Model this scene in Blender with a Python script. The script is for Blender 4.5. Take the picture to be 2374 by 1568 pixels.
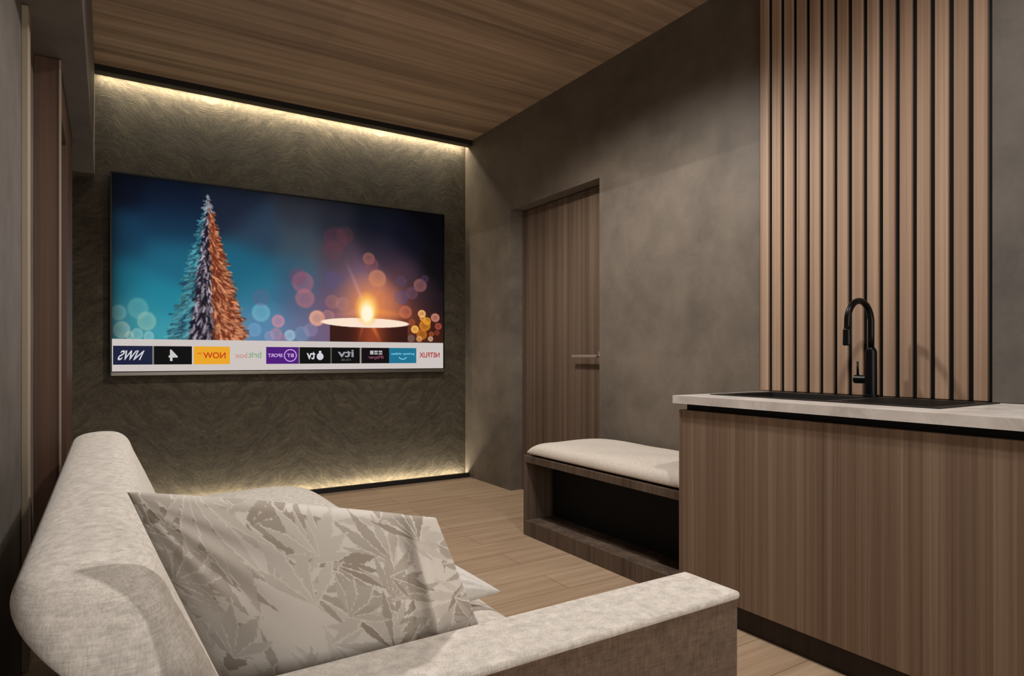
import bpy, math, random
import numpy as np
from mathutils import Vector, Matrix

# ------------------------------------------------------------------ scene, camera, light
for o in list(bpy.data.objects):
    bpy.data.objects.remove(o, do_unlink=True)
scene = bpy.context.scene
col = scene.collection
random.seed(7)
RNG = np.random.default_rng(11)

W, H, F = 2374.0, 1568.0, 1489.0
YAW = math.radians(32.3)
cam_d = bpy.data.cameras.new('camera')
cam = bpy.data.objects.new('camera', cam_d)
col.objects.link(cam)
cam.location = (0, 0, 1.0)
cam.rotation_euler = (math.radians(90), 0, -YAW)
cam_d.sensor_width = 36.0
cam_d.lens = F / W * 36.0
cam_d.shift_x = -3.0 / W
cam_d.shift_y = 44.0 / W
cam_d.clip_start = 0.02
scene.camera = cam

scene.view_settings.view_transform = 'Standard'
scene.view_settings.look = 'None'
scene.view_settings.exposure = 0.0
scene.view_settings.gamma = 1.0
scene.view_settings.use_curve_mapping = False

world = bpy.data.worlds.new('world')
scene.world = world
world.use_nodes = True
bg = world.node_tree.nodes['Background']
bg.inputs['Color'].default_value = (1.0, 0.93, 0.86, 1)
bg.inputs['Strength'].default_value = 0.20


def area_light(name, loc, rot, sx, sy, power, color):
    d = bpy.data.lights.new(name, 'AREA')
    d.shape = 'RECTANGLE'
    d.size, d.size_y = sx, sy
    d.energy = power
    d.color = color
    o = bpy.data.objects.new(name, d)
    col.objects.link(o)
    o.location = loc
    o.rotation_euler = rot
    return o


def spot(name, loc, power, angle, blend, radius, color=(1, .86, .72)):
    d = bpy.data.lights.new(name, 'SPOT')
    d.energy = power
    d.spot_size = math.radians(angle)
    d.spot_blend = blend
    d.shadow_soft_size = radius
    d.color = color
    o = bpy.data.objects.new(name, d)
    col.objects.link(o)
    o.location = loc
    return o


WARM = (1.0, .96, .915)
# ceiling downlight read off the shadows; the near spot is an added, unseen fill
spot('downlight_middle', (1.35, 2.6, 2.74), 148, 150, .55, .06, WARM)
spot('near_fill', (1.15, .45, 2.74), 84, 166, .4, .06, WARM)
# unseen area light added behind the viewer as soft fill
area_light('rear_fill', (1.1, -2.3, 1.5), (math.radians(90), 0, 0), 2.2, 1.6, 44, (1, .97, .93))
# strips grazing the stone wall
area_light('strip_light_top', (1.24, 4.758, 2.767), (math.radians(30), 0, 0), 2.58, .014, 26.0, (1, .90, .70))
area_light('strip_light_bottom', (1.15, 4.758, .020), (math.radians(152), 0, 0), 2.76, .014, 14.0, (1, .90, .70))


# ------------------------------------------------------------------ helpers
class MB:
    def __init__(s):
        s.v, s.f = [], []

    def add(s, vs, fs):
        b = len(s.v)
        s.v += [tuple(p) for p in vs]
        s.f += [tuple(i + b for i in f) for f in fs]
        return s

    def box(s, x0, x1, y0, y1, z0, z1):
        vs = [(x, y, z) for x in (x0, x1) for y in (y0, y1) for z in (z0, z1)]
        fs = [(0, 1, 3, 2), (4, 6, 7, 5), (0, 4, 5, 1), (2, 3, 7, 6), (0, 2, 6, 4), (1, 5, 7, 3)]
        return s.add(vs, fs)

    def tube(s, pts, radii, n=24, caps=True):
        pts = [Vector(p) for p in pts]
        if not isinstance(radii, (list, tuple)):
            radii = [radii] * len(pts)
        vs, fs = [], []
        t0 = (pts[1] - pts[0]).normalized()
        ref = Vector((0, 0, 1)) if abs(t0.z) < .9 else Vector((1, 0, 0))
        nrm = (ref - t0 * ref.dot(t0)).normalized()
        for i, p in enumerate(pts):
            a = pts[max(i - 1, 0)]
            b = pts[min(i + 1, len(pts) - 1)]
            t = (b - a).normalized()
            nrm = (nrm - t * nrm.dot(t)).normalized()
            bn = t.cross(nrm)
            for k in range(n):
                an = 2 * math.pi * k / n
                vs.append(p + (nrm * math.cos(an) + bn * math.sin(an)) * radii[i])
        for i in range(len(pts) - 1):
            for k in range(n):
                k2 = (k + 1) % n
                fs.append((i * n + k, i * n + k2, (i + 1) * n + k2, (i + 1) * n + k))
        if caps:
            fs.append(tuple(range(n))[::-1])
            fs.append(tuple((len(pts) - 1) * n + k for k in range(n)))
        return s.add(vs, fs)


def link(name, mb, mat, parent=None, bevel=0, smooth=False, seg=3, subsurf=0):
    off = parent_world(parent) if parent else Vector((0, 0, 0))
    me = bpy.data.meshes.new(name)
    me.from_pydata([tuple(Vector(p) - off) for p in mb.v], [], mb.f)
    me.materials.append(mat)
    import bmesh
    bm = bmesh.new()
    bm.from_mesh(me)
    bmesh.ops.recalc_face_normals(bm, faces=bm.faces)
    bm.to_mesh(me)
    bm.free()
    o = bpy.data.objects.new(name, me)
    col.objects.link(o)
    if parent:
        o.parent = parent
    if smooth:
        me.shade_smooth()
    if bevel:
        m = o.modifiers.new('bevel', 'BEVEL')
        m.width = bevel
        m.segments = seg
        m.limit_method = 'ANGLE'
        me.shade_smooth()
        w = o.modifiers.new('wn', 'WEIGHTED_NORMAL')
        w.keep_sharp = True
    if subsurf:
        m = o.modifiers.new('sub', 'SUBSURF')
        m.levels = m.render_levels = subsurf
    return o


def parent_world(p):
    v = Vector((0, 0, 0))
    while p:
        v += p.location
        p = p.parent
    return v


def thing(name, label, cat, loc, group=None):
    o = bpy.data.objects.new(name, None)
    o.empty_display_size = .1
    col.objects.link(o)
    o.location = loc
    o['label'] = label
    o['category'] = cat
    if group:
        o['group'] = group
    return o


def tag(o, label, cat, group=None):
    o['label'] = label
    o['category'] = cat
    if group:
        o['group'] = group
    return o


def struct(name, mb, mat, **k):
    o = link(name, mb, mat, **k)
    o['kind'] = 'structure'
    return o


def L(c):
    """sRGB 0-255 to linear rgba"""
    r = []
    for x in c:
        x = x / 255.0
        r.append(x / 12.92 if x <= .04045 else ((x + .055) / 1.055) ** 2.4)
    return (*r, 1.0)


# ------------------------------------------------------------------ materials
class Mat:
    def __init__(s, name, rough=.6, spec=.35):
        s.m = bpy.data.materials.new(name)
        s.m.use_nodes = True
        s.nt = s.m.node_tree
        s.b = s.nt.nodes['Principled BSDF']
        s.b.inputs['Roughness'].default_value = rough
        s.b.inputs['Specular IOR Level'].default_value = spec

    def n(s, t, **k):
        nd = s.nt.nodes.new(t)
        for a, b in k.items():
            setattr(nd, a, b)
        return nd

    def l(s, a, b):
        s.nt.links.new(a, b)

    def pos(s):
        return s.n('ShaderNodeNewGeometry').outputs['Position']

    def mapping(s, src, scale=(1, 1, 1), loc=(0, 0, 0)):
        m = s.n('ShaderNodeMapping')
        m.inputs['Scale'].default_value = scale
        m.inputs['Location'].default_value = loc
        s.l(src, m.inputs['Vector'])
        return m.outputs['Vector']

    def noise(s, vec, scale=5, detail=6, rough=.55, dist=0):
        m = s.n('ShaderNodeTexNoise')
        m.inputs['Scale'].default_value = scale
        m.inputs['Detail'].default_value = detail
        m.inputs['Roughness'].default_value = rough
        m.inputs['Distortion'].default_value = dist
        if vec is not None:
            s.l(vec, m.inputs['Vector'])
        return m.outputs['Fac']

    def ramp(s, fac, stops):
        m = s.n('ShaderNodeValToRGB')
        e = m.color_ramp.elements
        while len(e) < len(stops):
            e.new(.5)
        for el, (p, c) in zip(e, stops):
            el.position = p
            el.color = c if len(c) == 4 else (*c, 1)
        s.l(fac, m.inputs['Fac'])
        return m.outputs['Color']

    def mix(s, fac, a, b, mode='MIX'):
        m = s.n('ShaderNodeMix', data_type='RGBA', blend_type=mode)
        for inp, v in ((m.inputs[0], fac), (m.inputs[6], a), (m.inputs[7], b)):
            if hasattr(v, 'is_output') or isinstance(v, bpy.types.NodeSocket):
                s.l(v, inp)
            else:
                inp.default_value = v
        return m.outputs[2]

    def math(s, op, a, b=0.0, c=None):
        m = s.n('ShaderNodeMath', operation=op)
        for i, v in enumerate((a, b) if c is None else (a, b, c)):
            if isinstance(v, bpy.types.NodeSocket):
                s.l(v, m.inputs[i])
            else:
                m.inputs[i].default_value = v
        return m.outputs[0]

    def bump(s, h, strength=.3, dist=.01):
        m = s.n('ShaderNodeBump')
        m.inputs['Strength'].default_value = strength
        m.inputs['Distance'].default_value = dist
        s.l(h, m.inputs['Height'])
        s.l(m.outputs['Normal'], s.b.inputs['Normal'])

    def color(s, c):
        if isinstance(c, bpy.types.NodeSocket):
            s.l(c, s.b.inputs['Base Color'])
        else:
            s.b.inputs['Base Color'].default_value = c


def flat(name, c, rough=.5, metal=0, spec=.4):
    m = Mat(name, rough, spec)
    m.color(L(c))
    m.b.inputs['Metallic'].default_value = metal
    return m.m


def wood(name, dark, mid, light, axis, rough=.55, fine=1.0, along=.5):
    """streaky veneer, grain running along the axis"""
    m = Mat(name, rough, .3)
    p = m.pos()

    def sc(k, a):
        return tuple(a if i == 'xyz'.index(axis) else k for i in range(3))
    big = m.noise(m.mapping(p, sc(9 * fine, .10 * along)), 1, 3, .5)
    med = m.noise(m.mapping(p, sc(42 * fine, .5 * along), (3, 1, 5)), 1, 5, .6, .25)
    thin = m.noise(m.mapping(p, sc(190 * fine, 1.6 * along), (8, 2, 1)), 1, 3, .6)
    a = m.math('MULTIPLY_ADD', med, .45, m.math('MULTIPLY', big, .35))
    a = m.math('MULTIPLY_ADD', thin, .20, a)
    c = m.ramp(a, [(.34, L(dark)), (.5, L(mid)), (.66, L(light))])
    m.color(c)
    m.bump(thin, .15, .002)
    return m, c, p


m_cab = wood('cabinet_veneer', (86, 67, 53), (120, 98, 80), (150, 126, 105), 'z')[0].m
m_door = wood('door_veneer', (66, 52, 41), (96, 79, 65), (124, 105, 88), 'z', fine=.8)[0].m
m_slat = wood('slat_veneer', (122, 96, 78), (154, 126, 104), (182, 154, 131), 'z', fine=.9)[0].m
m_bench_v = wood('bench_veneer', (58, 46, 38), (92, 76, 64), (120, 102, 87), 'z')[0].m
m_casing = wood('casing_veneer', (58, 40, 30), (74, 52, 39), (92, 66, 50), 'z', fine=.35, rough=.5)[0].m

# ceiling: planked veneer, grain along x
mc, cc, pp = wood('ceiling_veneer', (98, 77, 60), (152, 127, 104), (186, 160, 134), 'x', fine=.42, along=.9)
sx = mc.n('ShaderNodeSeparateXYZ')
mc.l(pp, sx.inputs[0])
cell = mc.math('FLOOR', mc.math('DIVIDE', mc.math('ADD', sx.outputs[0], 1.4), 1.23))
row = mc.math('FLOOR', mc.math('DIVIDE', sx.outputs[1], .62))
wn = mc.n('ShaderNodeTexWhiteNoise', noise_dimensions='2D')
cmb = mc.n('ShaderNodeCombineXYZ')
mc.l(cell, cmb.inputs[0]); mc.l(row, cmb.inputs[1])
mc.l(cmb.outputs[0], wn.inputs['Vector'])
tone = mc.math('MULTIPLY_ADD', wn.outputs['Value'], .16, .9)
tc = mc.n('ShaderNodeCombineColor')
for i in range(3):
    mc.l(tone, tc.inputs[i])
mc.color(mc.mix(1.0, cc, tc.outputs[0], 'MULTIPLY'))
m_ceil = mc.m

# floor: light oak boards running along x
m = Mat('oak_boards', .5, .35)
p = m.pos()
mp = m.mapping(p, (1, 1, 1), (.35, .06, 0))
br = m.n('ShaderNodeTexBrick')
br.offset = .37
br.inputs['Scale'].default_value = 1.0
br.inputs['Brick Width'].default_value = 1.25
br.inputs['Row Height'].default_value = .19
br.inputs['Mortar Size'].default_value = .0016
br.inputs['Mortar Smooth'].default_value = .2
br.inputs['Color1'].default_value = L((186, 162, 136))
br.inputs['Color2'].default_value = L((176, 151, 125))
br.inputs['Mortar'].default_value = L((118, 96, 76))
m.l(mp, br.inputs['Vector'])
g1 = m.noise(m.mapping(p, (1.3, 22, 1)), 1, 6, .6, .6)
g2 = m.noise(m.mapping(p, (3, 90, 1)), 1, 4, .6)
g = m.ramp(m.math('MULTIPLY_ADD', g2, .35, m.math('MULTIPLY', g1, .65)), [(.32, (.72, .66, .60)), (.62, (1.04, 1.03, 1.02))])
m.color(m.mix(1.0, br.outputs['Color'], g, 'MULTIPLY'))
m.bump(br.outputs['Fac'], -.2, .002)
m_floor = m.m

# large concrete-look tiles (rows 1 m high)
def concrete(name, base, rows=True):
    m = Mat(name, .55, .3)
    p = m.pos()
    a = m.noise(p, 1.3, 8, .62, .5)
    b = m.noise(m.mapping(p, (1, 1, 1), (5, 3, 2)), 6, 8, .65, .2)
    c = m.noise(m.mapping(p, (1, 1, 1), (9, 1, 7)), 60, 3, .5)
    v = m.math('MULTIPLY_ADD', b, .38, m.math('MULTIPLY', a, .55))
    v = m.math('MULTIPLY_ADD', c, .07, v)
    lo = tuple(x * .80 for x in base)
    hi = tuple(min(255, x * 1.17) for x in base)
    cl = m.ramp(v, [(.34, L(lo)), (.5, L(base)), (.68, L(hi))])
    # few small dark knots
    vo = m.n('ShaderNodeTexVoronoi')
    vo.inputs['Scale'].default_value = 1.9
    m.l(m.mapping(p, (1, 1, 1.2), (.2, .6, .3)), vo.inputs['Vector'])
    k = m.ramp(m.math('MULTIPLY_ADD', b, .05, vo.outputs['Distance']), [(.035, (.82, .8, .78)), (.075, (1, 1, 1))])
    cl = m.mix(1.0, cl, k, 'MULTIPLY')
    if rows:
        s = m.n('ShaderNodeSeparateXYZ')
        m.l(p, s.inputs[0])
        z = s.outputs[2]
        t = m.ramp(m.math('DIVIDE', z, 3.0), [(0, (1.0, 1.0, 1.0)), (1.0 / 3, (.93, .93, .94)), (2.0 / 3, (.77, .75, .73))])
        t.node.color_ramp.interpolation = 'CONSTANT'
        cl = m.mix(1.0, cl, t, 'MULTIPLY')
        fr = m.math('ABSOLUTE', m.math('SUBTRACT', m.math('FRACT', m.math('ADD', z, .5)), .5))
        j = m.ramp(fr, [(0, (.86, .86, .86)), (.0035, (1, 1, 1))])
        cl = m.mix(1.0, cl, j, 'MULTIPLY')
    m.color(cl)
    m.bump(b, .08, .004)
    return m.m


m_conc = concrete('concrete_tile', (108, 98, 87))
m_conc_plain = concrete('concrete_plain', (96, 89, 83), False)

# book-matched rough stone
m = Mat('rough_stone', .75, .3)
p = m.pos()
s = m.n('ShaderNodeSeparateXYZ')
m.l(p, s.inputs[0])
px = m.math('PINGPONG', m.math('ADD', s.outputs[0], 3.82 - .2), .602)
cb = m.n('ShaderNodeCombineXYZ')
m.l(px, cb.inputs[0]); m.l(s.outputs[2], cb.inputs[1])
q = cb.outputs[0]
# diagonal, feathered streaks
rot = m.n('ShaderNodeMapping')
rot.inputs['Rotation'].default_value = (0, 0, math.radians(38))
rot.inputs['Scale'].default_value = (1, 1, 1)
m.l(q, rot.inputs['Vector'])
warpn = m.n('ShaderNodeTexNoise')
warpn.inputs['Scale'].default_value = 5
warpn.inputs['Detail'].default_value = 3
m.l(q, warpn.inputs['Vector'])
wv = m.n('ShaderNodeVectorMath', operation='MULTIPLY_ADD')
m.l(warpn.outputs['Color'], wv.inputs[0])
wv.inputs[1].default_value = (.16, .16, 0)
m.l(rot.outputs[0], wv.inputs[2])
st = m.noise(m.mapping(wv.outputs[0], (6, 20, 1)), 1, 10, .78, .12)
st2 = m.noise(m.mapping(wv.outputs[0], (30, 62, 1), (4, 4, 0)), 1, 7, .8, .1)
blot = m.noise(q, 3.2, 4, .5)
hgt = m.math('MULTIPLY_ADD', st2, .4, m.math('MULTIPLY', st, .6))
cl = m.ramp(m.math('MULTIPLY_ADD', blot, .15, m.math('MULTIPLY', hgt, .85)),
            [(.36, L((40, 34, 27))), (.46, L((66, 58, 45))), (.55, L((86, 77, 61))), (.66, L((122, 110, 88)))])
m.color(cl)
m.bump(hgt, 1.0, .022)
m_stone = m.m


def fabric(name, base, var=.10, weave=900):
    m = Mat(name, .9, .15)
    p = m.pos()
    a = m.noise(p, 60, 6, .65)
    w1 = m.noise(m.mapping(p, (1, 1, .12)), weave * .5, 2, .5)
    w2 = m.noise(m.mapping(p, (.12, .12, 1)), weave * .5, 2, .5)
    w = m.math('MULTIPLY_ADD', w1, .5, m.math('MULTIPLY', w2, .5))
    v = m.math('MULTIPLY_ADD', w, .6, m.math('MULTIPLY', a, .4))
    lo = tuple(x * (1 - var) for x in base)
    hi = tuple(min(255, x * (1 + var * .6)) for x in base)
    m.color(m.ramp(v, [(.38, L(lo)), (.62, L(hi))]))
    m.bump(w, .35, .0015)
    m.b.inputs['Sheen Weight'].default_value = .15
    return m.m


m_cream = fabric('cream_fabric', (219, 210, 199), .13, 700)
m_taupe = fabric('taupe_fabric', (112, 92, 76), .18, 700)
m_benchc = fabric('bench_fabric', (214, 203, 190), .06, 900)
m_white = fabric('white_fabric', (226, 221, 214), .05, 900)
m_black = flat('black_plastic', (9, 9, 10), .35)
m_blackm = flat('matt_black_metal', (17, 17, 18), .32, .6)
m_sink = flat('black_composite', (20, 18, 17), .45)
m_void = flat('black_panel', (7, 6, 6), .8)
m_prof = flat('dark_profile', (22, 17, 13), .7)
m_chrome = flat('brushed_metal', (196, 184, 168), .38, .8)
m_lip = flat('grey_metal_lip', (122, 115, 106), .35, .8)
m_edge = flat('pale_edge', (148, 132, 112), .5)
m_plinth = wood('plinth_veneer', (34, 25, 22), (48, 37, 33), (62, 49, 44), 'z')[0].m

m = Mat('worktop_stone', .4, .4)
p = m.pos()
a = m.noise(p, 7, 8, .65, .6)
m.color(m.ramp(a, [(.30, L((178, 170, 162))), (.5, L((206, 198, 190))), (.68, L((224, 217, 209)))]))
m_top = m.m


def emis(name, strength=1.0, color=None, attr=None):
    m = bpy.data.materials.new(name)
    m.use_nodes = True
    nt = m.node_tree
    b = nt.nodes['Principled BSDF']
    b.inputs['Base Color'].default_value = (.005, .005, .005, 1)
    b.inputs['Roughness'].default_value = .5
    b.inputs['Specular IOR Level'].default_value = .05
    b.inputs['Emission Strength'].default_value = strength
    if attr:
        a = nt.nodes.new('ShaderNodeAttribute')
        a.attribute_name = attr
        nt.links.new(a.outputs['Color'], b.inputs['Emission Color'])
    else:
        b.inputs['Emission Color'].default_value = color
    return m


m_screen = emis('lit_screen', 1.0, attr='picture')
m_led = emis('led_strip', 6.0, (1, .88, .64, 1))
m_lamp = emis('lamp_lens', 4.0, (1, .88, .74, 1))

# ------------------------------------------------------------------ room shell
XW, YB, XL, ZC = 2.55, 4.79, -0.23, 2.79
XS, ZS = -0.066, 2.12            # face and underside of the left bulkhead
YN = -2.5
struct('floor', MB().box(-.4, 2.95, YN - .1, 4.95, -.1, 0), m_floor)
struct('ceiling', MB().box(XS - .01, 2.95, YN - .1, 4.668, ZC, 2.95), m_ceil)
mb = MB().box(-.4, 2.95, YB, 4.95, 0, 2.95)
struct('wall_back', mb, m_stone)
D0, D1, DH = 3.045, 4.07, 2.10
mb = MB()
mb.box(XW, 2.95, D1, YB, 0, 2.95)
mb.box(XW, 2.95, D0, D1, DH, 2.95)
mb.box(XW, 2.95, YN, D0, 0, 2.95)
mb.box(2.72, 2.95, D0, D1, 0, DH)
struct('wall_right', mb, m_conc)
struct('wall_left', MB().box(-.4, XL, YN, YB, 0, ZS), m_conc_plain)
struct('trim_1', MB().box(-.4, XS, YN, YB, ZS, 2.95), m_conc_plain, bevel=.003)
# unseen wall behind the viewer, with an opening added for fill light
mb = MB().box(-.4, 2.95, YN - .1, YN, 0, .7).box(-.4, 2.95, YN - .1, YN, 2.3, 2.95)
mb.box(-.4, 0, YN - .1, YN, .7, 2.3).box(2.2, 2.95, YN - .1, YN, .7, 2.3)
struct('wall_front', mb, m_conc_plain)
# dark profiles that hide the light strips
struct('trim_2', MB().box(XS, XW, 4.668, 4.742, 2.752, 2.95).box(XS, XW, 4.742, YB, 2.775, 2.95), m_prof)
struct('baseboard_back', MB().box(XL, XW, 4.712, 4.742, 0, .034).box(XL, XW, 4.742, YB, 0, .012), m_prof)
led = struct('trim_3', MB().box(XS + .01, XW - .01, 4.752, 4.775, 2.768, 2.775), m_led)
led = struct('trim_4', MB().box(XL + .01, XW - .01, 4.752, 4.775, .012, .018), m_led)

# inner door in its recess
d = thing('door_1', 'flush brown wood veneer door recessed into the grey tiled wall', 'door', (2.65, 3.55, 0))
del d['category']; d['kind'] = 'structure'
link('door_leaf', MB().box(2.652, 2.695, D0 + .012, D1 - .004, .004, DH - .006), m_door, d, bevel=.002)
link('door_frame', MB().box(2.665, 2.72, D0, D0 + .012, 0, DH).box(2.665, 2.72, D0, D1, DH - .005, DH), m_plinth, d)
hb = MB().box(2.640, 2.652, 3.120, 3.165, .955, 1.035)
hnd = link('door_handle', hb, m_chrome, d, bevel=.003)
hl = MB().tube([(2.640, 3.143, 1.005), (2.603, 3.143, 1.005)], .008)
hl.box(2.594, 2.610, 3.132, 3.385, .996, 1.014)
link('lever', hl, m_chrome, hnd, bevel=.003)

# wood casing on the left wall
d = thing('door_2', 'reddish brown wooden casing of the side doorway on the left wall', 'door', (-.2, 3.45, 0))
del d['category']; d['kind'] = 'structure'
link('door_casing', MB().box(XL, -.150, 2.95, 2.985, 0, ZS - .002).box(XL, -.150, 3.42, 3.95, 0, ZS - .002)
     .box(XL, -.150, 2.985, 3.42, 1.93, ZS - .002), m_casing, d, bevel=.002)
link('door_leaf', MB().box(XL, -.185, 2.985, 3.42, 0, 1.93), m_casing, d)
link('edge_strip', MB().box(-.153, -.1465, 2.948, 2.962, 0, ZS - .004).box(-.186, -.178, 3.39, 3.42, 0, 1.93), m_edge, d)
struct('trim_5', MB().box(XL, -.212, 2.55, 2.62, 0, ZS - .002), m_edge, bevel=.002)

# ------------------------------------------------------------------ television
X0, X1, Z0, Z1 = .025, 2.316, .909, 2.152
YT = 4.735
DX, DZ = X1 - X0, Z1 - Z0
CY, SY = math.cos(YAW), math.sin(YAW)


def st(u, v):
    """where a spot of the picture lies on the screen, 0..1 across and down"""
    lx = (u - 1190) / F
    dx, dy = SY + lx * CY, CY - lx * SY
    t = YT / dy
    return ((dx * t - X0) / DX, (Z1 - (1 + (828 - v) / F * t)) / DZ)


NX, NZ = 700, 380
S, T = np.meshgrid(np.linspace(0, 1, NX), np.linspace(0, 1, NZ))
AS = DX / DZ
ctrl = [(275, 420, 8, 13, 30), (275, 550, 18, 58, 84), (275, 650, 24, 108, 130), (300, 740, 60, 142, 155),
        (400, 450, 10, 22, 42), (400, 520, 16, 45, 70), (400, 600, 24, 95, 120), (370, 700, 28, 125, 146), (380, 770, 60, 150, 165),
        (540, 480, 24, 32, 50), (600, 540, 40, 60, 80), (570, 620, 22, 92, 118), (600, 680, 38, 112, 135), (610, 750, 85, 130, 165),
        (700, 500, 44, 46, 56), (700, 560, 58, 72, 84), (690, 640, 46, 86, 108), (700, 700, 70, 90, 120), (690, 770, 100, 115, 150),
        (780, 520, 34, 36, 46), (790, 590, 58, 52, 66), (780, 670, 62, 62, 92), (770, 720, 92, 72, 108), (740, 780, 96, 84, 120),
        (860, 530, 14, 18, 30), (880, 590, 24, 26, 44), (840, 650, 92, 78, 112), (860, 690, 190, 115, 95), (900, 700, 140, 80, 70),
        (930, 640, 48, 36, 52), (950, 560, 10, 12, 26), (1000, 530, 3, 3, 8), (1015, 620, 6, 5, 10), (980, 690, 40, 28, 38),
        (960, 745, 88, 38, 24), (1010, 760, 46, 20, 18), (990, 785, 70, 30, 14), (1010, 700, 20, 12, 18)]
num = np.zeros((NZ, NX, 3)); den = np.zeros((NZ, NX))
for u, v, r, g, b in ctrl:
    cs, ct = st(u, v)
    w = np.exp(-(((S - cs) * AS) ** 2 + (T - ct) ** 2) / (2 * .075 ** 2)) + 1e-9
    num += w[..., None] * np.array([r, g, b]); den += w
img = num / den[..., None]


def disc(u, v, r, c, a, edge=.15, ring=.0, ry=None):
    global img
    cs, ct = st(u, v)
    s2, t2 = st(u + r, v)[0], st(u, v + (ry or r))[1]
    rx, rr = abs(s2 - cs), abs(t2 - ct)
    d = np.sqrt(((S - cs) / rx) ** 2 + ((T - ct) / rr) ** 2)
    m_ = np.clip((1 + edge / 2 - d) / edge, 0, 1)
    m_ = m_ * (1 - ring * np.clip((.85 - d) / .5, 0, 1)) * a
    img = img * (1 - m_[..., None]) + np.array(c) * m_[..., None]


for a in [(320, 715, 24, (110, 175, 175), .55), (340, 745, 22, (150, 190, 175), .6), (275, 725, 18, (140, 185, 180), .6),
          (282, 765, 20, (185, 205, 190), .6), (318, 775, 14, (165, 205, 200), .55), (345, 780, 12, (170, 210, 205), .55), (300, 778, 10, (200, 215, 200), .5),
          (605, 725, 21, (120, 185, 205), .6), (605, 690, 20, (110, 90, 130), .4), (645, 745, 15, (215, 140, 155), .7),
          (650, 680, 24, (60, 95, 130), .4), (702, 655, 25, (170, 95, 120), .55), (707, 692, 22, (175, 105, 120), .65),
          (690, 640, 20, (130, 60, 90), .35), (735, 738, 18, (240, 175, 145), .85), (760, 735, 16, (190, 130, 120), .5),
          (672, 778, 13, (170, 205, 220), .7), (640, 775, 14, (190, 130, 150), .6), (700, 775, 18, (110, 150, 180), .5),
          (625, 780, 12, (160, 150, 190), .5), (720, 765, 16, (150, 140, 180), .4), (590, 765, 16, (120, 165, 205), .5), (655, 785, 10, (170, 120, 150), .5),
          (778, 555, 28, (90, 45, 62), .45), (800, 545, 20, (95, 50, 55), .35), (772, 580, 22, (88, 50, 62), .4),
          (855, 600, 14, (150, 92, 82), .7), (862, 615, 16, (120, 70, 78), .5), (875, 646, 20, (178, 118, 92), .85),
          (875, 690, 18, (170, 95, 70), .5), (773, 650, 20, (60, 70, 130), .4), (770, 700, 16, (150, 100, 100), .5), (795, 705, 16, (140, 110, 140), .45),
          (930, 652, 12, (60, 55, 90), .6), (930, 690, 16, (62, 62, 118), .6), (955, 680, 14, (100, 72, 100), .5), (974, 662, 15, (150, 95, 95), .7),
          (985, 647, 9, (70, 50, 80), .6), (940, 724, 15, (180, 95, 75), .75), (978, 728, 9, (250, 185, 110), .95), (980, 738, 7, (240, 180, 90), .8),
          (985, 755, 13, (225, 140, 30), .8), (962, 764, 9, (255, 195, 85), .95), (990, 745, 9, (235, 160, 40), .8), (1009, 737, 10, (215, 140, 120), .85),
          (978, 776, 12, (200, 115, 25), .8), (1016, 757, 8, (180, 80, 60), .8), (1013, 772, 6, (150, 60, 50), .7), (998, 786, 6, (215, 170, 140), .9),
          (972, 786, 7, (210, 150, 90), .9), (953, 785, 8, (110, 105, 110), .7), (955, 748, 8, (190, 90, 50), .5), (1000, 775, 6, (190, 90, 30), .7)]:
    disc(*a, edge=.22, ring=.25)


def ray(u0, v0, u1, v1, w, c, a):
    global img
    p0, p1 = np.array(st(u0, v0)), np.array(st(u1, v1))
    p0[0] *= AS; p1[0] *= AS
    d = p1 - p0; ln = np.hypot(*d); d /= ln
    rx, rz = S * AS - p0[0], T - p0[1]
    al = rx * d[0] + rz * d[1]
    pe = np.abs(-rx * d[1] + rz * d[0])
    m_ = np.exp(-(pe / w) ** 2) * np.clip(1 - al / ln, 0, 1) * (al > 0) * a
    img = img * (1 - m_[..., None]) + np.array(c) * m_[..., None]


disc(850, 700, 90, (215, 130, 110), .34, edge=1.9)
disc(855, 715, 46, (250, 150, 70), .65, edge=1.8)
ray(850, 720, 800, 600, .010, (225, 165, 165), .6)
ray(850, 720, 905, 640, .012, (225, 150, 120), .3)
ray(850, 720, 960, 735, .02, (250, 150, 60), .7)
ray(850, 720, 760, 735, .02, (230, 150, 120), .5)
# candle body, wax disc and flame
a0, b0 = st(765, 752); a1, b1 = st(945, 756)
mask = (S > a0) & (S < a1) & (T > b0)
k = np.exp(-((S - st(862, 770)[0]) / .05) ** 2)
img[mask] = (np.array([52, 20, 14]) + k[..., None] * np.array([90, 42, 18]))[mask]
ray(862, 752, 885, 800, .012, (235, 130, 70), .8)
ray(842, 752, 830, 800, .010, (190, 80, 50), .7)
disc(850, 749, 98, (250, 226, 204), 1, edge=.06, ry=11)
for v, ry, rx, c, a in [(716, 34, 24, (255, 190, 90), .8), (722, 26, 17, (255, 225, 150), .95), (728, 20, 13, (255, 246, 215), 1)]:
    disc(851, v, rx, c, a, edge=.5, ry=ry)

# snowy bottle-brush tree
ax_, at_ = st(481, 450)
bl_, bt_ = st(392, 790); br_, _ = st(568, 790)
tt = np.clip((T - at_) / (bt_ - at_), 0, 1)
cxl = ax_ + (bl_ - ax_) * tt ** 1.05
cxr = ax_ + (br_ - ax_) * tt
inside = (T > at_) & (S > cxl) & (S < cxr)
fr = np.clip((S - cxl) / np.maximum(cxr - cxl, 1e-6), 0, 1)
stops = np.array([0, .16, .32, .50, .62, .78, 1.0])
cols = np.array([[38, 130, 148], [30, 82, 104], [30, 34, 58], [34, 18, 26], [92, 44, 34], [166, 86, 48], [176, 84, 44]], float)
tree = np.stack([np.interp(fr, stops, cols[:, i]) for i in range(3)], -1)
al = np.where(inside, np.interp(fr, [0, .12, .25, .95, 1], [.2, .6, 1, 1, .6]), 0)
img = img * (1 - al[..., None]) + tree * al[..., None]
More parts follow.
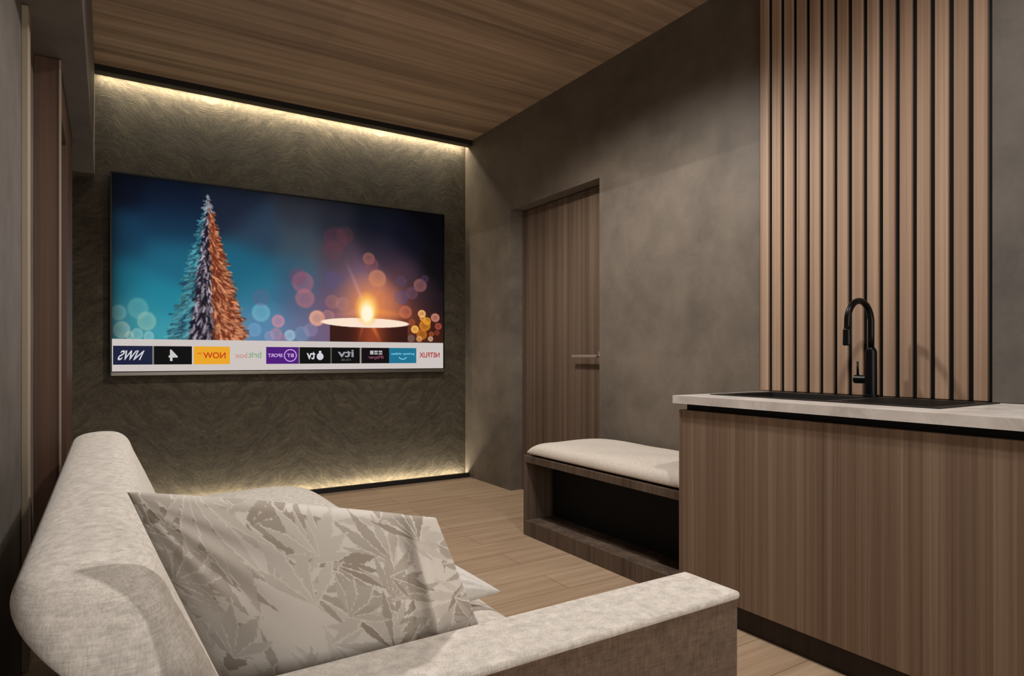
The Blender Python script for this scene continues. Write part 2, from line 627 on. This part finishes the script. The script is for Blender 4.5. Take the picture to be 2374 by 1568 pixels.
xs1, zs1 = 1.0 / (NX - 1), 1.0 / (NZ - 1)
for i in range(1900):
    q_ = RNG.random() ** .62
    f_ = RNG.random() ** .9
    sL = ax_ + (bl_ - ax_) * q_ ** 1.05; sR = ax_ + (br_ - ax_) * q_
    s_ = sL + (sR - sL) * f_
    t_ = at_ + (bt_ - at_) * q_
    side = (f_ - .5) * 2
    ln = (.010 + .026 * RNG.random()) * (.45 + .8 * q_)
    ang = side * 1.35 + RNG.normal(0, .3)
    dx_, dz_ = math.sin(ang) * ln, math.cos(ang) * ln * (1.0 if abs(side) < .6 else .9)
    if f_ < .26:
        c_ = np.array([88, 168, 182]) * (.45 + .6 * RNG.random()) if RNG.random() < .8 else np.array([25, 60, 85])
    elif f_ < .56:
        c_ = np.array([205, 190, 205]) * (.45 + .6 * RNG.random()) if RNG.random() < .5 else np.array([18, 14, 26])
    else:
        c_ = np.array([238, 158, 112]) * (.55 + .5 * RNG.random()) if RNG.random() < .5 else np.array([104, 40, 22])
    if q_ < .12:
        c_ = np.array([190, 200, 210]) * (.5 + .5 * RNG.random())
    n_ = 10
    wd = .0016
    i0, i1 = int((s_ - abs(dx_) - .01) * (NX - 1)), int((s_ + abs(dx_) + .01) * (NX - 1)) + 1
    j0, j1 = int((t_ - .01) * (NZ - 1)), int((t_ + abs(dz_) + .01) * (NZ - 1)) + 1
    i0, j0 = max(i0, 0), max(j0, 0)
    sub_s, sub_t = S[j0:j1, i0:i1] * AS, T[j0:j1, i0:i1]
    if sub_s.size == 0:
        continue
    vx, vz = dx_ , dz_
    rx, rz = sub_s - s_ * AS, sub_t - t_
    l2 = vx * vx + vz * vz
    pr = np.clip((rx * vx + rz * vz) / l2, 0, 1)
    dd = np.hypot(rx - pr * vx, rz - pr * vz)
    m_ = np.exp(-(dd / (.0026 + .0026 * q_)) ** 2) * .85
    img[j0:j1, i0:i1] = img[j0:j1, i0:i1] * (1 - m_[..., None]) + c_ * m_[..., None]
vig = np.clip(1 - .75 * np.exp(-S / .03), 0, 1) * np.clip(1 - .6 * np.exp(-T / .05), 0, 1) * np.clip(1 - .8 * np.exp(-(1 - S) / .02) * (T < .5), 0, 1)
img *= vig[..., None] ** .6
# white application bar
bar = T > .836
img[bar] = np.array([203, 194, 190])
img = np.clip(img, 0, 255) / 255.0
lin = np.where(img <= .04045, img / 12.92, ((img + .055) / 1.055) ** 2.4)

vx = (X0 + S * DX).ravel(); vz = (Z1 - T * DZ).ravel()
V = np.stack([vx, np.full_like(vx, YT), vz], -1)
idx = np.arange(NX * NZ).reshape(NZ, NX)
Q = np.stack([idx[:-1, :-1], idx[1:, :-1], idx[1:, 1:], idx[:-1, 1:]], -1).reshape(-1, 4)
sv, sf, sc_ = [V], [Q.tolist()], [np.concatenate([lin.reshape(-1, 3), np.ones((NX * NZ, 1))], 1)]
nv = len(V)


def add_flat(verts, faces, c, layer):
    """a flat printed shape on the screen, verts in 0..1 screen units"""
    global nv
    a = np.array([(X0 + s_ * DX, YT - .0006 * layer, Z1 - t_ * DZ) for s_, t_ in verts])
    sv.append(a)
    sf.append([[i + nv for i in f] for f in faces])
    sc_.append(np.tile(np.array(L(c)), (len(a), 1)))
    nv += len(a)


def rect(s0, s1, t0, t1, c, layer=1):
    add_flat([(s0, t0), (s0, t1), (s1, t1), (s1, t0)], [(0, 1, 2, 3)], c, layer)


def text(body, cs, ct, w, h, c, shear=0.0, layer=2):
    """mirrored lettering as the photo shows it, centred and fitted to w x h"""
    cu = bpy.data.curves.new('t', 'FONT')
    cu.body = body
    cu.offset = .022
    ob = bpy.data.objects.new('t', cu)
    col.objects.link(ob)
    dg = bpy.context.evaluated_depsgraph_get()
    me = ob.evaluated_get(dg).to_mesh()
    vs = np.array([v.co[:] for v in me.vertices])
    fs = [list(p_.vertices) for p_ in me.polygons]
    ob.evaluated_get(dg).to_mesh_clear()
    bpy.data.objects.remove(ob, do_unlink=True)
    bpy.data.curves.remove(cu)
    mn, mx = vs.min(0), vs.max(0)
    n = (vs - (mn + mx) / 2) / np.maximum(mx - mn, 1e-6)
    out = [(cs - q_[0] * w - shear * q_[1] * w, ct - q_[1] * h) for q_ in n]
    add_flat(out, fs, c, layer)


def ring(cs, ct, r, wd, c, a0=0, a1=2 * math.pi, n=40, layer=2, sq=1.0):
    vs, fs = [], []
    for i in range(n + 1):
        a = a0 + (a1 - a0) * i / n
        for rr in (r - wd, r):
            vs.append((cs + rr * math.cos(a) / AS, ct + rr * sq * math.sin(a)))
    for i in range(n):
        fs.append((2 * i, 2 * i + 1, 2 * i + 3, 2 * i + 2))
    add_flat(vs, fs, c, layer)


TA, TB = .870, .966
TM = (TA + TB) / 2


def su(u):
    return st(u, 828)[0]


tiles = [(262, 353, (24, 30, 58)), (357, 445, (4, 4, 6)), (449, 533, (232, 164, 38)), (617, 692, (76, 24, 120)),
         (695, 766, (4, 4, 5)), (769, 834, (4, 4, 5)), (838, 902, (12, 4, 9)), (902, 965, (30, 112, 142))]
for a, b, c in tiles:
    rect(su(a), su(b), TA, TB, c)
rect(su(353), su(357), TA, TB, (120, 116, 112)); rect(su(692), su(695), TA, TB, (120, 116, 112))
rect(su(766), su(769), TA, TB, (90, 88, 86)); rect(su(834), su(838), TA, TB, (140, 136, 132))


def mid(a, b):
    return (su(a) + su(b)) / 2


WH = (205, 205, 212)
text('NWS', mid(276, 330), TM, su(330) - su(276), .050, WH, shear=-.2)
text('4', mid(390, 413), TM, su(412) - su(391), .060, (200, 198, 196))
text('NOW', mid(471, 523), TM, su(523) - su(471), .034, (196, 66, 20))
rect(su(457), su(468), TM - .014, TM - .006, (222, 120, 30), 2)
text('box', mid(545, 573), TM, su(573) - su(545), .030, (196, 150, 142))
text('brit', mid(576, 606), TM - .004, su(606) - su(576), .036, (140, 172, 140))
text('SPORT', mid(621, 655), TM, su(655) - su(621), .020, (205, 170, 225))
ring(mid(660, 686), TM, .036, .005, (205, 170, 225))
text('BT', mid(665, 681), TM, su(681) - su(665), .020, (205, 170, 225))
text('tv', mid(711, 731), TM, su(731) - su(711), .046, WH)
ring(mid(735, 749), TM + .006, .020, .020, WH, sq=1.05)
ring(mid(739, 745), TM - .020, .008, .008, WH)
text('itv', mid(783, 820), TM - .012, su(820) - su(783), .044, (150, 150, 156))
text('HUB', mid(791, 813), TM + .026, su(813) - su(791), .013, (82, 82, 86))
for i_ in range(3):
    uu = 858 + i_ * 10
    rect(su(uu), su(uu + 8), TM - .030, TM - .007, (205, 200, 205), 2)
text('BBC', mid(858, 886), TM - .018, su(885) - su(859), .013, (24, 8, 18), layer=3)
text('iPlayer', mid(853, 889), TM + .013, su(889) - su(853), .026, (128, 72, 92))
text('prime video', mid(907, 960), TM - .010, su(960) - su(907), .020, (120, 196, 222))
ring(mid(922, 945), TM - .008, .034, .006, (120, 196, 222), math.radians(35), math.radians(145))
text('NETFLIX', mid(972, 1019), TM - .004, su(1019) - su(972), .032, (170, 44, 42))

tv = thing('television', 'large flat wall television showing a Christmas tree, candle and row of app tiles', 'television', (1.17, YB, Z0))
me = bpy.data.meshes.new('screen')
allv = np.concatenate(sv) - np.array(tv.location)
faces = [f for g in sf for f in g]
me.from_pydata(allv.tolist(), [], faces)
ca = me.color_attributes.new('picture', 'FLOAT_COLOR', 'POINT')
ca.data.foreach_set('color', np.concatenate(sc_).astype(np.float32).ravel())
me.materials.append(m_screen)
so = bpy.data.objects.new('screen', me)
col.objects.link(so)
so.parent = tv
so['label'] = 'lit picture with tree, candle and mirrored app logos'
bz = .010
link('bezel', MB().box(X0 - bz, X1 + bz, 4.7365, YB - .001, Z0 - .028, Z1 + bz)
     .box(X0 - bz, X0 - .0005, 4.729, 4.7365, Z0 - .028, Z1 + bz).box(X1 + .0005, X1 + bz, 4.729, 4.7365, Z0 - .028, Z1 + bz)
     .box(X0, X1, 4.729, 4.7365, Z1 + .0005, Z1 + bz), m_black, tv)
link('bottom_lip', MB().box(X0 - .006, X1 + .006, 4.726, 4.7364, Z0 - .027, Z0 - .006), m_lip, tv, bevel=.002)

# ------------------------------------------------------------------ slatted panel
Y0S, Y1S = .962, 1.845
sp = thing('slat_wall_panel', 'tall panel of vertical wooden slats on black backing above the sink', 'wall panel', (XW, 1.4, .85))
us = [(1762, 1780), (1792, 1808), (1822, 1837), (1850, 1867), (1882, 1899), (1912, 1931), (1941, 1965), (1974, 2000), (2009, 2036),
      (2045, 2074), (2084, 2114), (2123, 2156), (2165, 2199), (2209, 2244), (2254, 2292)]


def yat(u, x):
    lx = (u - 1190) / F
    return x * (CY - lx * SY) / (SY + lx * CY)


ymax = yat(1763, 2.525)
ymin = yat(2292, 2.525)
link('backing', MB().box(2.538, XW - .0005, ymin - .02, ymax, .849, ZC - .001), m_void, sp)
pitch = (ymax - ymin + .0165) / 15
sl = MB()
for i in range(15):
    ya = ymax - i * pitch
    sl.box(2.523, 2.538, ya - pitch + .0185, ya, .849, ZC - .001)
link('slats', sl, m_slat, sp, bevel=.0015)
struct('trim_6', MB().box(2.50, XW - .001, -.2, ymin - .0205, .849, ZC - .001), m_conc_plain)

# ------------------------------------------------------------------ sink cabinet, worktop, sink, tap
YE = 1.815
cb_ = thing('sink_cabinet', 'dark brown wood veneer base cabinet under the grey worktop', 'cabinet', (2.24, .8, 0))
link('end_panel', MB().box(1.93, XW - .001, YE - .018, YE, .0, .790), m_cab, cb_, bevel=.001)
link('front_panel', MB().box(1.93, 1.950, -.2, YE - .0185, .093, .790), m_cab, cb_, bevel=.001)
link('finger_channel', MB().box(1.955, 1.97, -.2, YE - .02, .786, .815).box(1.97, 2.0, -.2, YE - .02, .72, .73), m_void, cb_)
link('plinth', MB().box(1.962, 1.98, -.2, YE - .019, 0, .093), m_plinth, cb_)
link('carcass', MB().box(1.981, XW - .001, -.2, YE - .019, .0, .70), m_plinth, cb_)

SX0, SX1, SY0, SY1 = 2.065, 2.47, .925, 1.775
wt = MB()
x0, x1, y0, y1, z0, z1 = 1.908, 2.5035, -.2, 1.828, .816, .847
xs_, ys_ = [x0, SX0 + .008, SX1 - .008, x1], [y0, SY0 + .008, SY1 - .008, y1]
for i in range(3):
    for j in range(3):
        if i == 1 and j == 1:
            continue
        for z_, fl in ((z0, 1), (z1, 0)):
            wt.add([(xs_[i], ys_[j], z_), (xs_[i + 1], ys_[j], z_), (xs_[i + 1], ys_[j + 1], z_), (xs_[i], ys_[j + 1], z_)], [(0, 1, 2, 3)])
for (xa, ya, xb, yb) in [(x0, y0, x1, y0), (x1, y0, x1, y1), (x1, y1, x0, y1), (x0, y1, x0, y0)]:
    wt.add([(xa, ya, z0), (xb, yb, z0), (xb, yb, z1), (xa, ya, z1)], [(0, 1, 2, 3)])
xa, xb, ya, yb = SX0 + .008, SX1 - .008, SY0 + .008, SY1 - .008
for p_, q_ in [((xa, ya), (xb, ya)), ((xb, ya), (xb, yb)), ((xb, yb), (xa, yb)), ((xa, yb), (xa, ya))]:
    wt.add([(*p_, z0), (*q_, z0), (*q_, z1), (*p_, z1)], [(0, 1, 2, 3)])
w_ = link('worktop', wt, m_top)
tag(w_, 'light grey stone worktop slab with the black sink set into it', 'worktop')

sk = thing('sink', 'black rectangular drop-in sink with drainer in the grey worktop', 'sink', (2.27, 1.35, .847))
rim = MB()
zr = .850
B0, B1 = 1.30, 1.725            # bowl in y
bx0, bx1 = SX0 + .035, SX1 - .075
# rim plate with a hole for the bowl
xs_ = [SX0, bx0, bx1, SX1]; ys_ = [SY0, B0, B1, SY1]
for i in range(3):
    for j in range(3):
        if i == 1 and j == 1:
            continue
        rim.add([(xs_[i], ys_[j], zr), (xs_[i + 1], ys_[j], zr), (xs_[i + 1], ys_[j + 1], zr), (xs_[i], ys_[j + 1], zr)], [(0, 1, 2, 3)])
c4 = [(SX0, SY0), (SX1, SY0), (SX1, SY1), (SX0, SY1)]
for i in range(4):
    p_, q_ = c4[i], c4[(i + 1) % 4]
    rim.add([(*p_, .8475), (*q_, .8475), (*q_, zr), (*p_, zr)], [(0, 1, 2, 3)])
link('rim', rim, m_sink, sk)
bw = MB()
c4 = [(bx0, B0), (bx1, B0), (bx1, B1), (bx0, B1)]
inn = [(bx0 + .02, B0 + .02), (bx1 - .02, B0 + .02), (bx1 - .02, B1 - .02), (bx0 + .02, B1 - .02)]
vs = [(*p_, zr) for p_ in c4] + [(*p_, .735) for p_ in inn]
bw.add(vs, [(0, 1, 5, 4), (1, 2, 6, 5), (2, 3, 7, 6), (3, 0, 4, 7), (4, 5, 6, 7)])
link('bowl', bw, m_sink, sk)
dr = MB()
for i in range(9):
    yy = SY0 + .04
    xx = SX0 + .05 + i * .033
    dr.box(xx, xx + .010, yy, B0 - .05, zr, zr + .0022)
link('drainer_ribs', dr, m_sink, sk)
link('drain', MB().tube([((bx0 + bx1) / 2, 1.51, .7352), ((bx0 + bx1) / 2, 1.51, .7385)], .038), m_blackm, sk)

FX, FY = 2.432, 1.325
fa = thing('kitchen_tap', 'matt black gooseneck kitchen tap standing behind the sink', 'tap', (FX, FY, .850))
link('body', MB().tube([(FX, FY, .8502), (FX, FY, .858), (FX, FY, .8582), (FX, FY, 1.02), (FX, FY, 1.035)], [.027, .027, .0215, .0205, .014], 32), m_blackm, fa, smooth=False, bevel=.001)
R_ = .068
pts = [(FX, FY, 1.03), (FX, FY, 1.08), (FX, FY, 1.135)]
for i in range(1, 25):
    a = math.pi * i / 24
    pts.append((FX - R_ + R_ * math.cos(a), FY + .012 * i / 24, 1.135 + R_ * 1.08 * math.sin(a)))
pts += [(FX - 2 * R_, FY + .012, 1.115), (FX - 2 * R_ - .001, FY + .012, 1.10)]
link('spout', MB().tube(pts, .0115, 24), m_blackm, fa, smooth=True)
link('spray_head', MB().tube([(FX - 2 * R_ - .001, FY + .012, 1.104), (FX - 2 * R_ - .001, FY + .012, 1.10), (FX - 2 * R_ - .001, FY + .012, 1.045), (FX - 2 * R_ - .001, FY + .012, 1.042)], [.012, .0145, .0155, .013], 24), m_blackm, fa, smooth=False, bevel=.001)
hd = link('handle', MB().tube([(FX, FY + .015, .915), (FX, FY + .062, .915)], .0165, 28), m_blackm, fa, bevel=.002)
link('lever', MB().tube([(FX, FY + .050, .925), (FX, FY + .052, .982)], [.0045, .0035], 16), m_blackm, hd, smooth=True)

# ------------------------------------------------------------------ bench
BY0, BY1, BX0 = 1.832, 3.030, 1.984
bn = thing('storage_bench', 'low wooden bench with an open black niche below, beside the sink cabinet', 'bench', (2.26, 2.43, 0))
link('seat_board', MB().box(BX0, XW - .001, BY0, BY1, .410, .446), m_bench_v, bn, bevel=.001)
link('side_panel', MB().box(BX0, XW - .001, BY1 - .02, BY1, 0, .4095), m_bench_v, bn)
link('side_panel', MB().box(BX0, XW - .001, BY0, BY0 + .02, 0, .4095), m_bench_v, bn)
link('base_board', MB().box(BX0, XW - .001, BY0 + .0205, BY1 - .0205, 0, .084), m_bench_v, bn, bevel=.001)
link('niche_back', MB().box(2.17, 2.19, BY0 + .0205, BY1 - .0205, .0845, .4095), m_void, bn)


def cushion(x0, x1, y0, y1, z0, th, n=56, seed=0, wav=.006):
    """flat seat pad: rounded, domed, slightly wavy"""
    mb = MB()
    rng = np.random.default_rng(seed)
    ph = rng.random(6) * 6.28
    vs = []
    m2 = n * 2
    for s_ in (1, 0):
        for i in range(n + 1):
            for j in range(m2 + 1):
                a, b = -1 + 2 * i / n, -1 + 2 * j / m2
                # denser near the edges
                a = math.sin(a * math.pi / 2); b = math.sin(b * math.pi / 2)
                e = (1 - abs(a) ** 7) * (1 - abs(b) ** 14)
                h = max(e, 0) ** .42
                k = .94 + .06 * h
                x = (x0 + x1) / 2 + a * (x1 - x0) / 2
                y = (y0 + y1) / 2 + b * (y1 - y0) / 2
                w = wav * (math.sin(x * 9 + ph[0]) * math.sin(y * 6 + ph[1]) + .4 * math.sin(x * 17 + y * 13 + ph[2]))
                if s_:
                    z = z0 + th * .26 + h * (th * .74 + w) - (.004 if h < .01 else 0)
                else:
                    z = z0 + th * .26 * (1 - h)
                vs.append((x, y, z))
    W_ = m2 + 1
    half = (n + 1) * W_
    fs = []
    for s_ in (0, 1):
        for i in range(n):
            for j in range(m2):
                a = s_ * half + i * W_ + j
                f = (a, a + 1, a + W_ + 1, a + W_)
                fs.append(f if not s_ else f[::-1])
    mb.add(vs, fs)
    return mb


def weld(o, d=.0004):
    import bmesh
    bm = bmesh.new(); bm.from_mesh(o.data)
    bmesh.ops.remove_doubles(bm, verts=bm.verts, dist=d)
    bmesh.ops.recalc_face_normals(bm, faces=bm.faces)
    bm.to_mesh(o.data); bm.free()
    o.data.shade_smooth()


bc = link('bench_cushion', cushion(1.992, 2.52, BY0 + .002, 3.005, .4462, .078, seed=3), m_benchc, smooth=True)
weld(bc, .002)
tag(bc, 'cream padded cushion lying along the top of the wooden bench', 'cushion')

# ------------------------------------------------------------------ sofa
AY0, AY1, AX1, AZ = .719, .845, .915, .600
sf_ = thing('sofa', 'cream fabric sofa along the left wall, its armrest in the foreground', 'sofa', (.4, 2.1, 0))
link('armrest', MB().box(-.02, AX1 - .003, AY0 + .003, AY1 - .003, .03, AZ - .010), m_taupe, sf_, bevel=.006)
pad = link('armrest_pad', MB().box(-.02, AX1, AY0, AY1, AZ - .014, AZ), m_cream, sf_, bevel=.0065, seg=5)
pad['label'] = 'cream padded top of the armrest'
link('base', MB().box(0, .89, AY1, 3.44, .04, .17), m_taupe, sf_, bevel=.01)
seat = link('seat_cushion', cushion(.06, .925, AY1 + .002, 3.53, .171, .182, seed=8, wav=.004), m_cream, sf_, smooth=True)
weld(seat, .002)

# long padded backrest, lofted along y
prof = [(-.104, .670), (-.102, .702), (-.075, .722), (-.02, .730), (.032, .724), (.064, .698), (.082, .655), (.104, .605), (.126, .555),
        (.165, .46), (.19, .38), (.17, .335), (.10, .325), (.03, .335), (-.01, .40), (-.022, .50), (-.042, .585), (-.072, .632)]


def catmull(P_, k):
    out = []
    n = len(P_)
    for i in range(n):
        p0, p1, p2, p3 = (np.array(P_[(i + d_) % n]) for d_ in (-1, 0, 1, 2))
        for j in range(k):
            t = j / k
            out.append(.5 * ((2 * p1) + (-p0 + p2) * t + (2 * p0 - 5 * p1 + 4 * p2 - p3) * t * t + (-p0 + 3 * p1 - 3 * p2 + p3) * t ** 3))
    return np.array(out)


ringp = catmull(prof, 5)
cen = np.array([.015, .56])
ybk = np.concatenate([.925 + .14 * (1 - np.cos(np.linspace(0, math.pi / 2, 26))), np.linspace(1.09, 2.72, 24), 2.88 - .14 * (1 - np.sin(np.linspace(math.pi / 2, 0, 14)[::-1])) [::-1] * 0 + 0 * 0]) if False else None
rings = []
for i in range(27):
    a = i / 26 * math.pi / 2
    rings.append((.930 + .13 * (1 - math.cos(a)), math.sin(a) ** .75))
for i in range(1, 20):
    rings.append((1.06 + (2.76 - 1.06) * i / 20, 1.0))
for i in range(15):
    a = i / 14 * math.pi / 2
    rings.append((2.76 + .14 * math.sin(a), max(math.cos(a), 0) ** .6))
vs, fs = [], []
NR = len(ringp)
for (yy, k_) in rings:
    for (x_, z_) in ringp:
        vs.append((cen[0] + (x_ - cen[0]) * k_, yy, cen[1] + (z_ - cen[1]) * k_))
for i in range(len(rings) - 1):
    for j in range(NR):
        j2 = (j + 1) % NR
        fs.append((i * NR + j, i * NR + j2, (i + 1) * NR + j2, (i + 1) * NR + j))
bk = link('backrest', MB().add(vs, fs), m_cream, sf_, smooth=True)
weld(bk, .0008)

# ------------------------------------------------------------------ pillows
def pillow_mesh(c, th, n, pinch=.07, seed=0, wr=.004, crease=None, crown=0):
    """c: corners TL, TR, BR, BL; th: half thickness"""
    TL, TR, BR, BL = (np.array(p_, float) for p_ in c)
    a = np.linspace(-1, 1, n)
    A, B = np.meshgrid(a, a)                     # A across, B down
    # edges pull inward between the corners
    A2 = A * (1 - pinch * (1 - B ** 2) * np.abs(A) ** 2)
    B2 = B * (1 - pinch * (1 - A ** 2) * np.abs(B) ** 2)
    u_, v_ = (A2 + 1) / 2, (B2 + 1) / 2
    P_ = ((1 - u_) * (1 - v_))[..., None] * TL + (u_ * (1 - v_))[..., None] * TR + (u_ * v_)[..., None] * BR + ((1 - u_) * v_)[..., None] * BL
    P_[..., 2] += crown * (1 - A ** 2) ** .6 * ((1 - B) / 2) ** 2 * (1 - .35 * A)
    nrm = np.cross(TR - TL, BL - TL); nrm /= np.linalg.norm(nrm)
    if nrm[1] > 0:
        nrm = -nrm                               # front faces the viewer's side
    e = np.clip((1 - A ** 2), 0, 1) * np.clip((1 - B ** 2), 0, 1)
    h = e ** .42
    rng = np.random.default_rng(seed)
    w = np.zeros_like(A)
    for k in range(7):
        f = rng.uniform(3, 11); an = rng.uniform(0, 3.14); ph = rng.uniform(0, 6.28)
        w += np.sin(f * (A * math.cos(an) + B * math.sin(an)) + ph) / 7
    # folds running in from the corners
    for (ca_, cb__) in ((-1, -1), (1, -1), (1, 1), (-1, 1)):
        r = np.hypot(A - ca_, B - cb__)
        an = np.arctan2(B - cb__, A - ca_)
        w += .55 * np.sin(an * 16 + ca_ * 2 + cb__) * np.exp(-((r - .45) / .3) ** 2)
    w = w * wr * np.sqrt(e)
    if crease is not None:
        w = w + crease(A, B)
    Fp = P_ + nrm * ((h * th + w)[..., None])
    Bp = P_ - nrm * ((h * th - w * .5)[..., None])
    V_ = np.concatenate([Fp.reshape(-1, 3), Bp.reshape(-1, 3)])
    I = np.arange(n * n).reshape(n, n)
    q1 = np.stack([I[:-1, :-1], I[1:, :-1], I[1:, 1:], I[:-1, 1:]], -1).reshape(-1, 4)
    return V_, np.concatenate([q1, q1[:, ::-1] + n * n]), A, B


def leaf_print(A, B):
    """tropical leaves: 0 white ground, up to 1 for the deeper beige tone"""
    rng = np.random.default_rng(5)
    val = np.zeros_like(A)
    palms = []
    cells_ = [(i, j) for i in range(8) for j in range(7)]
    rng.shuffle(cells_)
    for (i, j) in cells_ + cells_[::-1]:
        palms.append((-1.05 + .3 * i + rng.uniform(-.14, .14), -1.05 + .35 * j + rng.uniform(-.15, .15), rng.uniform(0, 360), rng.uniform(.55, 1.0)))
    for (ox, oy, ang, size) in palms:
        ang = math.radians(ang)
        nl = int(rng.integers(3, 7))
        base_t = rng.choice([.35, .5, .7, .95])
        for k in range(nl):
            sp = (k - (nl - 1) / 2) / ((nl - 1) / 2)
            la = ang + sp * .8
            ln = size * (.66 - .2 * abs(sp)) * rng.uniform(.75, 1.1)
            wd = ln * rng.uniform(.07, .125)
            tone_ = base_t * rng.uniform(.6, 1.0)
            dx, dy = math.cos(la), math.sin(la)
            rx, ry = A - ox, B - oy
            al_ = (rx * dx + ry * dy) / ln
            pe = (-rx * dy + ry * dx) / wd + .12 * np.sin(al_ * 3)
            ac = np.clip(al_, 0, 1)
            jag = ((al_ * 7 + k * .3) % 1) * .22
            prof_ = np.clip(np.minimum(ac * 1.9, (1 - ac) * 2.4), 0, 1) - jag * np.clip(ac * 3, 0, 1)
            ok = (al_ > 0) & (al_ < 1)
            m_ = (np.abs(pe) < prof_) & ok
            halo = (np.abs(pe) < prof_ + .22) & ok & ~m_ & (pe > 0)
            val = np.where(halo, 0, val)
            val = np.where(m_, tone_, val)
    return val


m = Mat('leaf_print_fabric', .75, .25)
at = m.n('ShaderNodeAttribute'); at.attribute_name = 'leaf'
wv_ = m.noise(m.pos(), 600, 2, .5)
m.color(m.mix(at.outputs['Fac'], L((220, 211, 200)), L((152, 138, 122))))
m.bump(wv_, .12, .0008)
m.b.inputs['Sheen Weight'].default_value = .2
m_leaf = m.m

N1 = 380


def crease1(A, B):
    r = np.exp(-((A - .62 + .20 * (B + .2)) / .05) ** 2) * np.exp(-((B + .55) / .55) ** 2) * .010
    r2 = -np.exp(-((A - .50 + .24 * (B + .2)) / .10) ** 2) * np.exp(-((B + .45) / .5) ** 2) * .010
    return r + r2


V_, Q_, A_, B_ = pillow_mesh([(.022, .985, .822), (.428, .900, .752), (.60, .930, .362), (.215, .935, .362)], .068, N1, .0, 4, .006, crease1, .003)
me = bpy.data.meshes.new('patterned_pillow')
ploc = np.array([.35, 1.0, .32])
me.from_pydata((V_ - ploc).tolist(), [], Q_.tolist())
lf = leaf_print(A_, B_).ravel()
at_m = me.attributes.new('leaf', 'FLOAT', 'POINT')
at_m.data.foreach_set('value', np.concatenate([lf, lf]).astype(np.float32))
me.materials.append(m_leaf)
po = bpy.data.objects.new('patterned_pillow', me)
po.location = ploc
col.objects.link(po)
weld(po, .00005)
tag(po, 'large pillow with a beige leaf print leaning behind the sofa armrest', 'pillow')

V_, Q_, A_, B_ = pillow_mesh([(.30, 1.60, .575), (.60, 1.63, .565), (.905, 1.49, .362), (.50, 1.36, .385)], .042, 90, .05, 9, .004)
me = bpy.data.meshes.new('white_pillow')
ploc = np.array([.6, 1.5, .32])
me.from_pydata((V_ - ploc).tolist(), [], Q_.tolist())
me.materials.append(m_white)
po = bpy.data.objects.new('white_pillow', me)
po.location = ploc
col.objects.link(po)
weld(po, .00005)
tag(po, 'plain white pillow mostly hidden behind the leaf-print pillow', 'pillow')
